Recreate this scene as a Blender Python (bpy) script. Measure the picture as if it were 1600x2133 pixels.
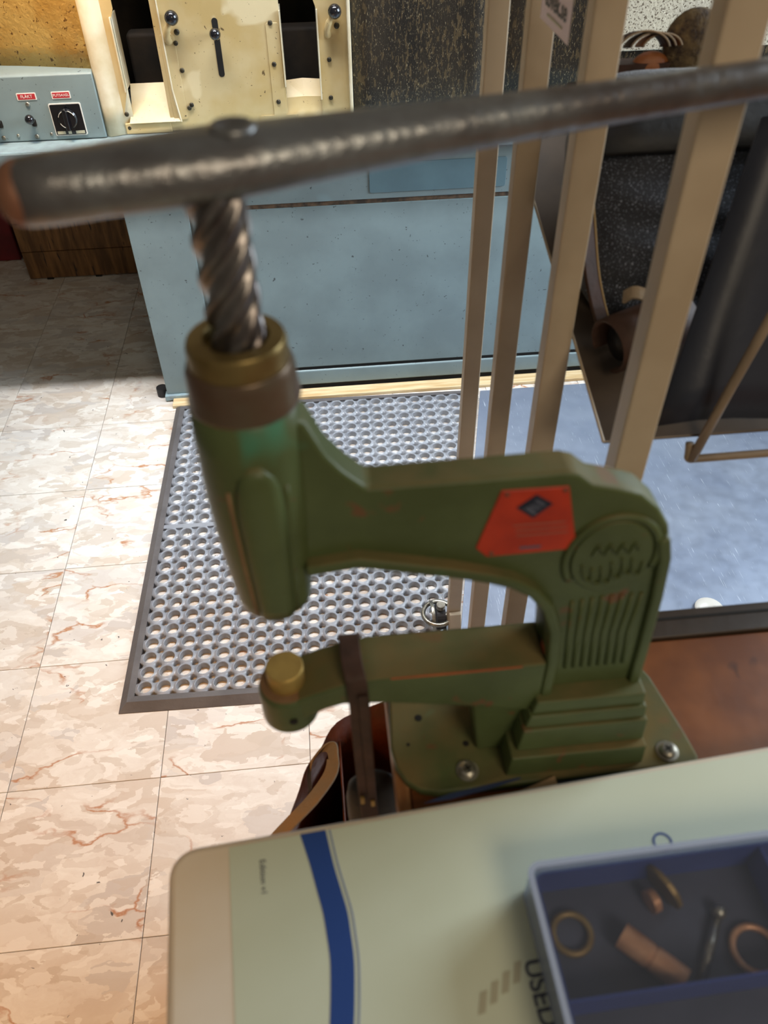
import bpy, bmesh, math, random
from mathutils import Vector, Matrix
random.seed(7)
C = bpy.context.scene.collection
S = bpy.context.scene
for o in list(bpy.data.objects): bpy.data.objects.remove(o)

# ------------------------------------------------------------------ camera
def set_camera():
    f, pitch, yaw, roll, H = 1659.3, math.radians(43.661), math.radians(4.807), math.radians(-1.1243), 1.5055
    cp, sp, cy, sy = math.cos(pitch), math.sin(pitch), math.cos(yaw), math.sin(yaw)
    fw = Vector((sy*cp, cy*cp, -sp)); r = Vector((cy, -sy, 0)); u = r.cross(fw)
    cr, sr = math.cos(roll), math.sin(roll)
    r, u = cr*r + sr*u, -sr*r + cr*u
    cam = bpy.data.cameras.new('camera'); o = bpy.data.objects.new('camera', cam); C.objects.link(o)
    m = Matrix((r, u, -fw)).transposed().to_4x4(); m.translation = (0, 0, H)
    o.matrix_world = m
    cam.sensor_fit = 'VERTICAL'; cam.sensor_height = 36; cam.lens = f/2133*36
    cam.clip_start = .01; cam.clip_end = 50
    cam.dof.use_dof = True; cam.dof.focus_distance = 1.9; cam.dof.aperture_fstop = 6.5
    S.camera = o
set_camera()

# ------------------------------------------------------------------ light
w = bpy.data.worlds.new('world'); S.world = w; w.use_nodes = True
bg = w.node_tree.nodes['Background']; bg.inputs[0].default_value = (1, .88, .72, 1); bg.inputs[1].default_value = .11
def area(name, loc, aim, sx, sy, power, col):
    l = bpy.data.lights.new(name, 'AREA'); l.shape = 'RECTANGLE'; l.size = sx; l.size_y = sy; l.energy = power; l.color = col
    o = bpy.data.objects.new(name, l); C.objects.link(o); o.location = loc
    o.rotation_euler = (Vector(aim)-Vector(loc)).to_track_quat('-Z', 'Y').to_euler()
    return o
area('window_daylight', (2.25, 1.35, 1.75), (-.2, 1.55, .3), 1.3, 1.3, 62, (.78, .90, 1))
area('ceiling_strip_light', (-.15, 1.75, 2.55), (-.15, 1.8, 0), 1.5, .12, 11.5, (.95, .97, 1)).data.spread = math.radians(66)
area('front_fill', (.7, -1.1, 2.35), (.15, .5, .9), .7, .7, 11, (1, .84, .62))  # added warm fill from behind the camera, brightens the press front
def spot(name, loc, aim, power, col, deg, blend, soft):
    l = bpy.data.lights.new(name, 'SPOT'); l.energy = power; l.color = col; l.shadow_soft_size = soft; l.spot_size = math.radians(deg); l.spot_blend = blend
    o = bpy.data.objects.new(name, l); C.objects.link(o); o.location = loc
    o.rotation_euler = (Vector(aim)-Vector(loc)).to_track_quat('-Z', 'Y').to_euler(); return o
spot('pendant_lamp_warm', (-.95, .05, 1.9), (-.62, .45, 0), 66, (1, .46, .10), 62, .95, .12)
spot('machine_lamp', (-.62, 2.0, 1.42), (-.66, 2.36, 1.06), 9, (1, .62, .26), 95, .8, .04)
S.view_settings.view_transform = 'Standard'; S.view_settings.look = 'None'
S.view_settings.gamma = 1; S.view_settings.use_curve_mapping = False
S.view_settings.exposure = 0.35

# ------------------------------------------------------------------ materials
def lin(h):
    h = h.lstrip('#'); v = [int(h[i:i+2], 16)/255 for i in (0, 2, 4)]
    return tuple((c/12.92 if c <= .04045 else ((c+.055)/1.055)**2.4) for c in v)+(1,)
class NT:
    def __init__(s, name):
        s.m = bpy.data.materials.new(name); s.m.use_nodes = True; s.t = s.m.node_tree
        s.b = s.t.nodes['Principled BSDF']; s.out = s.t.nodes['Material Output']
    def n(s, typ, **kw):
        k = s.t.nodes.new(typ)
        for a, v in kw.items():
            if a in k.inputs.keys(): k.inputs[a].default_value = v
            else: setattr(k, a, v)
        return k
    def l(s, a, b): s.t.links.new(a, b)
    def mix(s, fac, a, b, mode='MIX'):
        k = s.t.nodes.new('ShaderNodeMix'); k.data_type = 'RGBA'; k.blend_type = mode
        for i, v in ((0, fac), (6, a), (7, b)):
            if hasattr(v, 'links') or isinstance(v, bpy.types.NodeSocket): s.l(v, k.inputs[i])
            else: k.inputs[i].default_value = v
        return k.outputs[2]
    def ramp(s, src, p0, p1, v0=(0, 0, 0, 1), v1=(1, 1, 1, 1)):
        k = s.t.nodes.new('ShaderNodeValToRGB'); k.color_ramp.elements[0].position = p0; k.color_ramp.elements[1].position = p1
        k.color_ramp.elements[0].color = v0; k.color_ramp.elements[1].color = v1
        s.l(src, k.inputs[0]); return k.outputs[0]
    def coord(s, scale=(1, 1, 1)):
        tc = s.n('ShaderNodeTexCoord'); mp = s.n('ShaderNodeMapping'); mp.inputs['Scale'].default_value = scale
        s.l(tc.outputs['Object'], mp.inputs[0]); return mp.outputs[0]
    def noise(s, vec, scale, detail=4, rough=.55, dist=0):
        k = s.n('ShaderNodeTexNoise'); k.inputs['Scale'].default_value = scale; k.inputs['Detail'].default_value = detail
        k.inputs['Roughness'].default_value = rough; k.inputs['Distortion'].default_value = dist
        s.l(vec, k.inputs['Vector']); return k.outputs[0]
M = {}
def mat(name, c1, c2=None, scale=12, rough=.5, metal=0, spots=None, spot_scale=60, spot_at=.66, bump=.15, bscale=80, stretch=(1, 1, 1), c2_at=(.4, .62), coat=0, spec=.5, sheen=0):
    t = NT(name); v = t.coord(stretch)
    col = lin(c1)
    if c2:
        col = t.mix(t.ramp(t.noise(v, scale), *c2_at), lin(c1), lin(c2))
    if spots:
        for (sc, sp_s, sp_a) in (spots if isinstance(spots, list) else [(spots, spot_scale, spot_at)]):
            col = t.mix(t.ramp(t.noise(v, sp_s, 3, .6, .4), sp_a, sp_a+.04), col, lin(sc))
    if isinstance(col, tuple): t.b.inputs['Base Color'].default_value = col
    else: t.l(col, t.b.inputs['Base Color'])
    t.b.inputs['Roughness'].default_value = rough; t.b.inputs['Metallic'].default_value = metal
    t.b.inputs['Specular IOR Level'].default_value = spec; t.b.inputs['Coat Weight'].default_value = coat
    if sheen: t.b.inputs['Sheen Weight'].default_value = sheen
    if bump:
        bp = t.n('ShaderNodeBump'); bp.inputs['Strength'].default_value = bump; bp.inputs['Distance'].default_value = .004
        t.l(t.noise(v, bscale, 5), bp.inputs['Height']); t.l(bp.outputs[0], t.b.inputs['Normal'])
    M[name] = t.m; return t
t = mat('green', '#545f3a', '#4a5432', 14, .36, bump=.12, bscale=60, spots=[('#4a7a5e', 9, .64), ('#6a4c32', 30, .645), ('#5a4030', 12, .70)], coat=0, spec=.3)
def add_dust(t, col, amt):
    src = t.b.inputs['Base Color'].links[0].from_socket
    g = t.n('ShaderNodeNewGeometry'); sp = t.n('ShaderNodeSeparateXYZ'); t.l(g.outputs['Normal'], sp.inputs[0])
    f_ = t.ramp(sp.outputs[2], .55, .95); nz = t.ramp(t.noise(t.coord(), 18, 4), .3, .6)
    m_ = t.n('ShaderNodeMath', operation='MULTIPLY'); t.l(f_, m_.inputs[0]); t.l(nz, m_.inputs[1])
    m2 = t.n('ShaderNodeMath', operation='MULTIPLY'); t.l(m_.outputs[0], m2.inputs[0]); m2.inputs[1].default_value = amt
    t.l(t.mix(m2.outputs[0], src, lin(col)), t.b.inputs['Base Color'])
    t.l(t.ramp(m2.outputs[0], 0, 1, (.38,)*3+(1,), (1.0,)*3+(1,)), t.b.inputs['Roughness'])
add_dust(t, '#75643f', .85)
mat('green_dusty', '#6b6a44', '#5a6a3c', 16, .55, spots='#7d5a38', spot_scale=20, spot_at=.6)
mat('rust', '#7a5a3c', '#8a6a48', 30, .7)
mat('chip', '#b05a2c', '#9a4824', 40, .7, bump=0)
mat('collar', '#6e6250', '#6a5242', 20, .32, .55, bump=.05)
mat('brass', '#c2a25c', '#ac8e50', 30, .5, .6, bump=.05)
mat('brass_dull', '#9c824c', '#846a3c', 40, .42, .4, bump=.03)
mat('nut_brass', '#9a8656', '#857044', 30, .36, .8, bump=.05)
mat('steel_dark', '#86827f', '#5c5452', 26, .28, .8, bump=.12, bscale=120)
mat('lever', '#8f9192', '#6e6866', 16, .34, .8, bump=.3, bscale=150, spots='#7a4a3c', spot_scale=14, spot_at=.68)
mat('lever_end', '#8a6048', '#7a4a3a', 30, .55, .3)
mat('dark_hole', '#1a1714', None, rough=.9, bump=0)
mat('zinc', '#b8b4a8', '#8a8478', 60, .35, .9, bump=.05)
mat('red_plate', '#c03818', '#a82e14', 30, .5, bump=.03)
mat('navy_ink', '#141a2c', '#1e2434', 120, .5, bump=0)
mat('ink_faint', '#9a5a4a', None, rough=.6, bump=0)
mat('emblem_grey', '#55596a', None, rough=.5, bump=0)
mat('blue_grey', '#849699', '#7a8a8d', 5, .42, spots=[('#454c4e', 95, .68), ('#869da3', 3, .66)], bump=.06, bscale=40)
mat('blue_dark', '#64808a', '#5e7882', 9, .45, bump=.05)
mat('blue_edge', '#93a9ae', '#84949a', 30, .45, bump=.1)
mat('seam', '#3d342c', '#6a5440', 40, .8, bump=.1)
mat('cream', '#cdb98c', '#c0a670', 6, .4, spots=[('#6a5638', 55, .69), ('#dccba2', 5, .58), ('#3a2e20', 130, .69)], bump=.06, bscale=60)
mat('cream_worn', '#c8a864', '#b48c48', 8, .28, .35, spots=[('#6a4a24', 70, .63), ('#3a2a18', 130, .67)], bump=.9, bscale=90)
mat('cream_white', '#e2dac2', '#cfc2a0', 10, .42, bump=.05)
mat('dark_interior', '#3a2e22', '#1f1a16', 8, .8)
mat('black_plastic', '#15151a', None, rough=.16, bump=0, coat=.6)
mat('black_rubber', '#1c1b1c', '#262425', 30, .6)
mat('screw_head', '#4a4436', '#332e26', 80, .45, .6, bump=0)
mat('white_print', '#e8e6e0', None, rough=.5, bump=0)
mat('label_red', '#b8323a', None, rough=.45, bump=0)
mat('wood_dirty', '#8a6238', '#5e4022', 5, .65, stretch=(9, 9, 1), spots='#33241a', spot_scale=6, spot_at=.6)
mat('wood_pale', '#d8c29a', '#c2a272', 12, .6, stretch=(.6, 6, 6))
mat('red_box', '#7c1620', '#5c1018', 6, .6)
mat('slat', '#bfad94', '#b19e85', 8, .45, bump=.04, spots='#8a5a3c', spot_scale=26, spot_at=.76)
mat('wire', '#93806a', '#82705c', 20, .4)
mat('tray_brown', '#5d4f42', '#50453c', 12, .32, .25, bump=.03)
mat('suede', '#20222a', '#2c2f38', 20, .85, spots=[('#878d9c', 620, .60)], bump=.15, bscale=200, sheen=.3)
mat('leather_black', '#1d1c1d', '#262423', 40, .55, bump=.12, bscale=160, spec=.35)
mat('hide_navy', '#2a2e3b', '#232632', 6, .42, bump=.1, bscale=60)
mat('leather_brown', '#4a3228', '#3a281f', 30, .6, spec=.3, bump=.2, bscale=120)
mat('leather_tan', '#a06236', '#8a5028', 26, .55, bump=.25, bscale=120)
mat('leather_cognac', '#6e3414', '#5a2a10', 14, .5, bump=.25, bscale=90)
mat('suede_tan', '#93826c', '#a08464', 20, .85, bump=.3, bscale=200)
mat('leather_edge', '#a08458', None, rough=.8, bump=0)
mat('bench_brown', '#8f5426', '#6e3c18', 9, .42, spots='#4a2610', spot_scale=12, spot_at=.63, bump=.05)
mat('bench_rail', '#42352a', '#382c22', 18, .45, bump=.1)
mat('bench_edge', '#a8764a', '#8f5e36', 30, .55, stretch=(6, 1, 6))
mat('board_white', '#f0e4d4', '#ead9c0', 6, .3, bump=.02, coat=.3)
mat('mint', '#d9dfca', '#d2d8c0', 4, .5, bump=.02)
mat('print_blue', '#2a4b92', None, rough=.45, bump=0)
mat('print_pale_blue', '#7a8cae', None, rough=.5, bump=0)
mat('print_grey', '#b8b49c', None, rough=.5, bump=0)
mat('print_dark', '#4a4e5c', None, rough=.5, bump=0)
mat('navy_card', '#23304f', '#1c2740', 20, .5)
mat('tan_card', '#b0906c', '#a08060', 20, .6)
mat('tray_floor', '#4c4f62', '#444758', 20, .5, bump=0)
mat('blue_tray', '#3a4c96', '#33458a', 12, .35, bump=0)
mat('copper', '#e0ac86', '#c08a66', 40, .35, .35, bump=0)
mat('mat_rubber', '#8f9298', '#868990', 10, .33, bump=.05, bscale=90, spec=.7)
mat('mat_edge', '#5e5a5a', '#524e4e', 14, .45)
mat('tag_paper', '#f0dfe4', None, rough=.6, bump=0)
mat('ceramic', '#dcd6cc', None, rough=.3, bump=0)
mat('wall_paint', '#8a8478', '#7e786c', 3, .8)
mat('fur', '#3a2c22', '#7a6644', 60, .8, bump=.8, bscale=200)
# worn black hood
t = mat('hood_black', '#2a2622', '#3a332b', 4, .3, .45, spots=[('#5a4c38', 60, .55), ('#a8987a', 240, .63)], bump=.35, bscale=120, stretch=(2.2, 1, .7))
t = mat('hood_lit', '#cfc6b0', '#bfb6a4', 6, .3, .3, spots=[('#6a5e50', 190, .56)], bump=.5, bscale=110)  # pale copy of the hood metal, its bright reflection put into the colour
# brushed scratched steel sheet
t = NT('steel_sheet'); v = t.coord((1, 1, 1))
sc = t.noise(t.coord((160, 5, 10)), 3, 3, .6, .6)
sm = t.noise(v, 4)
c = t.mix(t.ramp(sm, .35, .65), lin('#9aa3b4'), lin('#8690a4'))
c = t.mix(t.ramp(sc, .66, .72), c, lin('#dfe6f0'))
t.l(c, t.b.inputs['Base Color']); t.b.inputs['Metallic'].default_value = .55
t.l(t.ramp(t.noise(v, 26, 5), .3, .7, (.36, .36, .36, 1), (.5, .5, .5, 1)), t.b.inputs['Roughness'])
M['steel_sheet'] = t.m
# marbled vinyl tile
t = NT('tile'); tc = t.n('ShaderNodeTexCoord'); oi = t.n('ShaderNodeObjectInfo')
sep = t.n('ShaderNodeVectorMath', operation='ADD'); mul = t.n('ShaderNodeVectorMath', operation='SCALE'); mul.inputs[3].default_value = 37.
cmb = t.n('ShaderNodeCombineXYZ'); t.l(oi.outputs['Random'], cmb.inputs[0]); t.l(oi.outputs['Random'], cmb.inputs[1]); t.l(oi.outputs['Random'], cmb.inputs[2])
t.l(cmb.outputs[0], mul.inputs[0]); t.l(tc.outputs['Object'], sep.inputs[0]); t.l(mul.outputs[0], sep.inputs[1])
rot = t.n('ShaderNodeMapping'); rot.inputs['Rotation'].default_value = (0, 0, .75); rot.inputs['Scale'].default_value = (1, 2.0, 1); t.l(sep.outputs[0], rot.inputs[0])
v = rot.outputs[0]
wn = t.n('ShaderNodeTexNoise'); wn.inputs['Scale'].default_value = 9; wn.inputs['Detail'].default_value = 8; t.l(v, wn.inputs['Vector'])
wv = t.n('ShaderNodeVectorMath', operation='MULTIPLY_ADD'); t.l(wn.outputs['Color'], wv.inputs[0]); wv.inputs[1].default_value = (.2, .2, .2); t.l(v, wv.inputs[2])
def vor(sc_, vec):
    k = t.n('ShaderNodeTexVoronoi'); k.inputs['Scale'].default_value = sc_; t.l(vec, k.inputs['Vector'])
    q_ = t.n('ShaderNodeSeparateColor'); t.l(k.outputs['Color'], q_.inputs[0]); return q_
va = vor(9, wv.outputs[0]); vb = vor(26, wv.outputs[0])
base = t.mix(t.ramp(t.noise(wv.outputs[0], 10, 8, .68), .32, .68), lin('#e9e5dd'), lin('#d6cbbf'))
base = t.mix(t.ramp(va.outputs[0], .45, 1.0, (0, 0, 0, 1), (.8, .8, .8, 1)), base, lin('#c9b8a6'))
base = t.mix(t.ramp(va.outputs[1], .55, 1.0, (0, 0, 0, 1), (.8, .8, .8, 1)), base, lin('#c3bcb6'))
base = t.mix(t.ramp(vb.outputs[0], .5, 1.0, (0, 0, 0, 1), (.55, .55, .55, 1)), base, lin('#c0b09e'))
base = t.mix(t.ramp(vb.outputs[1], .6, 1.0, (0, 0, 0, 1), (.7, .7, .7, 1)), base, lin('#efebe4'))
ve = t.n('ShaderNodeTexVoronoi'); ve.feature = 'DISTANCE_TO_EDGE'; ve.inputs['Scale'].default_value = 4.2; t.l(wv.outputs[0], ve.inputs['Vector'])
vm = t.ramp(ve.outputs['Distance'], .004, .03, (1, 1, 1, 1), (0, 0, 0, 1))
vmask = t.ramp(t.noise(v, 6, 3), .5, .62)
vmm = t.n('ShaderNodeMath', operation='MULTIPLY'); t.l(vm, vmm.inputs[0]); t.l(vmask, vmm.inputs[1])
base = t.mix(vmm.outputs[0], base, lin('#b4825e'))
sk = t.ramp(t.noise(sep.outputs[0], 70, 2, .5, .8), .74, .76)
base = t.mix(sk, base, lin('#4a443e'))
t.l(base, t.b.inputs['Base Color']); t.b.inputs['Roughness'].default_value = .42
M['tile'] = t.m
# clear plastic: transparent + fresnel gloss
t = NT('clear_plastic'); tr = t.n('ShaderNodeBsdfTransparent'); tr.inputs[0].default_value = (.95, .96, .98, 1)
gl = t.n('ShaderNodeBsdfGlossy'); gl.inputs['Roughness'].default_value = .10; gl.inputs['Color'].default_value = (.9, .93, 1, 1)
fr = t.n('ShaderNodeLayerWeight'); fr.inputs[0].default_value = .15
mx = t.n('ShaderNodeMixShader'); t.l(fr.outputs['Fresnel'], mx.inputs[0]); t.l(tr.outputs[0], mx.inputs[1]); t.l(gl.outputs[0], mx.inputs[2])
hz = t.n('ShaderNodeBsdfDiffuse'); hz.inputs[0].default_value = lin('#b4bac8'); m3 = t.n('ShaderNodeMixShader'); m3.inputs[0].default_value = .05
t.l(mx.outputs[0], m3.inputs[1]); t.l(hz.outputs[0], m3.inputs[2])
t.l(m3.outputs[0], t.out.inputs['Surface']); M['clear'] = t.m
t = NT('clear_wall'); tr = t.n('ShaderNodeBsdfTransparent'); tr.inputs[0].default_value = (.8, .85, .95, 1)
df = t.n('ShaderNodeBsdfPrincipled'); df.inputs['Base Color'].default_value = lin('#cdd6ea'); df.inputs['Roughness'].default_value = .2
mx = t.n('ShaderNodeMixShader'); mx.inputs[0].default_value = .5; t.l(tr.outputs[0], mx.inputs[1]); t.l(df.outputs[0], mx.inputs[2])
t.l(mx.outputs[0], t.out.inputs['Surface']); M['clear_wall'] = t.m

# ------------------------------------------------------------------ helpers
OFF = {}
def tag(o, label=None, cat=None, group=None, kind=None):
    if label: o['label'] = label
    if cat: o['category'] = cat
    if group: o['group'] = group
    if kind: o['kind'] = kind
    return o
def thing(name, loc, label, cat, group=None):
    o = bpy.data.objects.new(name, None); C.objects.link(o); o.location = loc; o.empty_display_size = .05
    OFF[o] = Vector(loc); return tag(o, label, cat, group)
def obj(name, bm, m, parent=None, bevel=0, smooth=False, seg=2, origin=None, sub=0):
    """link a bmesh given in world coordinates as one mesh object"""
    off = OFF[parent] if parent else Vector(origin or (0, 0, 0))
    if off.length: bmesh.ops.translate(bm, verts=bm.verts, vec=-off)
    bmesh.ops.recalc_face_normals(bm, faces=bm.faces)
    me = bpy.data.meshes.new(name); bm.to_mesh(me); bm.free()
    me.materials.append(M[m])
    if smooth:
        for p in me.polygons: p.use_smooth = True
    o = bpy.data.objects.new(name, me); C.objects.link(o)
    if parent: o.parent = parent
    else: o.location = off
    OFF[o] = off
    if bevel:
        b = o.modifiers.new('bevel', 'BEVEL'); b.width = bevel; b.segments = seg; b.limit_method = 'ANGLE'; b.angle_limit = math.radians(40)
        if smooth or seg > 1:
            for p in me.polygons: p.use_smooth = True
            b.harden_normals = False
            e = o.modifiers.new('wn', 'WEIGHTED_NORMAL'); e.keep_sharp = False
    if sub:
        s = o.modifiers.new('sub', 'SUBSURF'); s.levels = sub; s.render_levels = sub
    return o
def B(): return bmesh.new()
def box(x0, x1, y0, y1, z0, z1, bm=None):
    bm = bm or B()
    v = [bm.verts.new(p) for p in ((x0,y0,z0),(x1,y0,z0),(x1,y1,z0),(x0,y1,z0),(x0,y0,z1),(x1,y0,z1),(x1,y1,z1),(x0,y1,z1))]
    for f in ((0,3,2,1),(4,5,6,7),(0,1,5,4),(1,2,6,5),(2,3,7,6),(3,0,4,7)): bm.faces.new([v[i] for i in f])
    return bm
def prism(poly, axis, a, b, bm=None):
    """polygon of 2-D points extruded along axis from a to b: 'y': (x,z), 'z': (x,y), 'x': (y,z)"""
    bm = bm or B()
    def P(p, h): return {'y': (p[0], h, p[1]), 'z': (p[0], p[1], h), 'x': (h, p[0], p[1])}[axis]
    v0 = [bm.verts.new(P(p, a)) for p in poly]; v1 = [bm.verts.new(P(p, b)) for p in poly]
    bm.faces.new(v0[::-1]); bm.faces.new(v1)
    for i in range(len(poly)):
        j = (i+1) % len(poly); bm.faces.new((v0[i], v0[j], v1[j], v1[i]))
    return bm
def loft(rings, cap=True, closed=True, bm=None):
    bm = bm or B(); vs = [[bm.verts.new(p) for p in r] for r in rings]; n = len(vs[0])
    for a, b in zip(vs, vs[1:]):
        for i in range(n if closed else n-1):
            j = (i+1) % n; bm.faces.new((a[i], a[j], b[j], b[i]))
    if cap and closed: bm.faces.new(vs[0][::-1]); bm.faces.new(vs[-1])
    return bm
def frame_of(d):
    d = Vector(d).normalized(); h = Vector((0, 0, 1)) if abs(d.z) < .9 else Vector((1, 0, 0))
    a = d.cross(h).normalized(); return a, d.cross(a).normalized()
def rev(p0, axis, prof, n=32, bm=None):
    """surface of revolution: prof = [(radius, distance along axis)]"""
    p0 = Vector(p0); d = Vector(axis).normalized(); a, b = frame_of(d); rings = []
    for r, h in prof:
        rings.append([p0+d*h+(a*math.cos(2*math.pi*k/n)+b*math.sin(2*math.pi*k/n))*max(r, 1e-5) for k in range(n)])
    return loft(rings, bm=bm)
def cyl(p0, p1, r, n=24, r1=None, bm=None):
    d = Vector(p1)-Vector(p0); return rev(p0, d, [(r, 0), (r if r1 is None else r1, d.length)], n, bm)
def ball(c, r, n=20, m=12, bm=None, sq=(1, 1, 1)):
    bm = bm or B(); mt = Matrix.Translation(c) @ Matrix.Diagonal((r*sq[0], r*sq[1], r*sq[2], 1))
    bmesh.ops.create_uvsphere(bm, u_segments=n, v_segments=m, radius=1, matrix=mt); return bm
def smooth_path(pts, k=6):
    P = [Vector(p) for p in pts]; out = []
    for i in range(len(P)-1):
        p0 = P[max(i-1, 0)]; p1 = P[i]; p2 = P[i+1]; p3 = P[min(i+2, len(P)-1)]
        for s in range(k):
            t = s/k; out.append(.5*((2*p1)+(p2-p0)*t+(2*p0-5*p1+4*p2-p3)*t*t+(3*p1-p0-3*p2+p3)*t**3))
    return out+[P[-1]]
def tube(pts, r, n=10, bm=None):
    P = [Vector(p) for p in pts]; rings = []; prev = None
    for i, p in enumerate(P):
        d = (P[min(i+1, len(P)-1)]-P[max(i-1, 0)]).normalized()
        if prev is None: a, _ = frame_of(d)
        else: a = (prev-d*prev.dot(d)).normalized()
        prev = a; b = d.cross(a)
        rr = r[i] if isinstance(r, (list, tuple)) else r
        rings.append([p+(a*math.cos(2*math.pi*k/n)+b*math.sin(2*math.pi*k/n))*rr for k in range(n)])
    return loft(rings, bm=bm)
def ribbon(pts, widths, th, bm=None):
    """strap: widths is a list of width vectors, th thickness"""
    P = [Vector(p) for p in pts]; rings = []
    for i, p in enumerate(P):
        d = (P[min(i+1, len(P)-1)]-P[max(i-1, 0)]).normalized(); wv = Vector(widths[i] if isinstance(widths[0], (tuple, list, Vector)) else widths)
        nrm = d.cross(wv).normalized()*th/2; wv = wv/2
        rings.append([p-wv-nrm, p+wv-nrm, p+wv+nrm, p-wv+nrm])
    return loft(rings, bm=bm)
def sheet(grid, th, bm=None):
    """curved sheet from a grid of points with thickness"""
    bm = bm or B(); G = [[Vector(p) for p in r] for r in grid]; R, K = len(G), len(G[0])
    N = [[None]*K for _ in range(R)]
    for i in range(R):
        for j in range(K):
            du = G[min(i+1, R-1)][j]-G[max(i-1, 0)][j]; dv = G[i][min(j+1, K-1)]-G[i][max(j-1, 0)]
            N[i][j] = du.cross(dv).normalized()
    a = [[bm.verts.new(G[i][j]+N[i][j]*th/2) for j in range(K)] for i in range(R)]
    b = [[bm.verts.new(G[i][j]-N[i][j]*th/2) for j in range(K)] for i in range(R)]
    for i in range(R-1):
        for j in range(K-1):
            bm.faces.new((a[i][j], a[i][j+1], a[i+1][j+1], a[i+1][j])); bm.faces.new((b[i][j], b[i+1][j], b[i+1][j+1], b[i][j+1]))
    for j in range(K-1):
        bm.faces.new((a[0][j], b[0][j], b[0][j+1], a[0][j+1])); bm.faces.new((a[-1][j], a[-1][j+1], b[-1][j+1], b[-1][j]))
    for i in range(R-1):
        bm.faces.new((a[i][0], a[i+1][0], b[i+1][0], b[i][0])); bm.faces.new((a[i][-1], b[i][-1], b[i+1][-1], a[i+1][-1]))
    return bm
def rrect(x0, x1, y0, y1, r, n=5):
    out = []
    for cx, cy, a0 in ((x1-r, y0+r, -90), (x1-r, y1-r, 0), (x0+r, y1-r, 90), (x0+r, y0+r, 180)):
        for k in range(n+1):
            a = math.radians(a0+90*k/n); out.append((cx+r*math.cos(a), cy+r*math.sin(a)))
    return out
def text(name, s, mt, size, mw, m, parent, depth=.0003):
    """flat lettering laid on a surface; mt = 4x4 matrix in world space, text runs along local X"""
    cu = bpy.data.curves.new(name, 'FONT'); cu.body = s; cu.size = size; cu.align_x = 'CENTER'; cu.align_y = 'CENTER'; cu.extrude = depth/2
    cu.offset = mw
    o = bpy.data.objects.new(name, cu); C.objects.link(o)
    me = bpy.data.meshes.new_from_object(o); bpy.data.objects.remove(o); bpy.data.curves.remove(cu)
    me.transform(mt); me.transform(Matrix.Translation(-OFF[parent])); me.materials.clear(); me.materials.append(M[m])
    k = bpy.data.objects.new(name, me); C.objects.link(k); k.parent = parent; OFF[k] = OFF[parent]; return k
def basis(o, ex, ey):
    ex = Vector(ex).normalized(); ey = Vector(ey).normalized(); ez = ex.cross(ey)
    m = Matrix((ex, ey, ez)).transposed().to_4x4(); m.translation = o; return m

# ================================================================== the setting
T = .305; X0, Y0 = -.7016, .8434
fl = obj('floor', box(-2.3, 2.3, -1.2, 3.7, -.08, -.0028), 'seam'); tag(fl, kind='structure')
tm = None
for i in range(-5, 10):
    for j in range(-6, 10):
        cx, cy = X0+(i+.5)*T, Y0+(j+.5)*T
        if not (-2.25 < cx < 2.25 and -1.1 < cy < 3.6): continue
        if tm is None:
            h = T/2-.0006; k = h-.0008; bm = B()
            loft([[(-h,-h,-.0027),(h,-h,-.0027),(h,h,-.0027),(-h,h,-.0027)], [(-h,-h,-.0006),(h,-h,-.0006),(h,h,-.0006),(-h,h,-.0006)], [(-k,-k,0),(k,-k,0),(k,k,0),(-k,k,0)]], bm=bm)
            tl = obj('floor_tile', bm, 'tile', fl); tm = tl.data
        else:
            tl = bpy.data.objects.new('floor_tile', tm); C.objects.link(tl); tl.parent = fl
        tl.location = (cx, cy, 0)
tag(obj('wall_back', box(-2.3, 2.3, 3.7, 3.8, 0, 2.6), 'wall_paint'), kind='structure')
tag(obj('wall_left', box(-2.4, -2.3, -1.2, 3.8, 0, 2.6), 'wall_paint'), kind='structure')
bm = box(2.3, 2.4, -1.2, 3.8, 0, .9); box(2.3, 2.4, -1.2, 3.8, 2.45, 2.6, bm); box(2.3, 2.4, -1.2, .5, .9, 2.45, bm); box(2.3, 2.4, 2.2, 3.8, .9, 2.45, bm)
tag(obj('wall_right', bm, 'wall_paint'), kind='structure')
bm = box(2.3, 2.4, .5, .56, .9, 2.45); box(2.3, 2.4, 2.14, 2.2, .9, 2.45, bm); box(2.3, 2.4, .56, 2.14, .9, .96, bm); box(2.3, 2.4, .56, 2.14, 2.39, 2.45, bm)
tag(obj('window_1', bm, 'white_print'), kind='structure')
tag(obj('trim_1', box(-.49, 1.25, 2.121, 2.168, .0005, .012), 'wood_pale', bevel=.002), kind='structure')

# ================================================================== finishing machine
mc = thing('finishing_machine', (.3, 2.4, 0), 'blue-grey and cream shoe finishing machine with steel cabinet behind the rubber mat', 'machine')
YC = 2.1725
obj('cabinet', box(-.508, 1.25, YC+.006, 2.75, .02, .765), 'blue_grey', mc, bevel=.004)
obj('corner_post', box(-.508, -.337, YC-.001, YC+.006, .022, .765), 'blue_grey', mc, bevel=.002)
p1 = obj('front_panel', box(-.331, 1.25, YC, YC+.006, .088, .604), 'blue_grey', mc, bevel=.003)
obj('upper_panel', box(-.331, 1.25, YC-.001, YC+.006, .616, .765), 'blue_grey', mc, bevel=.003)
obj('seam_strip', box(-.331, 1.25, YC+.003, YC+.007, .602, .618), 'seam', mc)
obj('drawer_plate', prism(rrect(.160, .535, .634, .713, .006), 'y', YC-.004, YC), 'blue_dark', mc, bevel=.001)
obj('plinth', box(-.331, 1.25, YC-.004, YC+.006, .024, .078), 'blue_grey', mc, bevel=.006)
obj('plinth_gap', box(-.331, 1.25, YC+.002, YC+.007, .002, .09), 'dark_hole', mc)
obj('bottom_flange', box(-.515, -.331, YC-.012, YC+.02, .004, .022), 'blue_edge', mc, bevel=.002)
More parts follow.
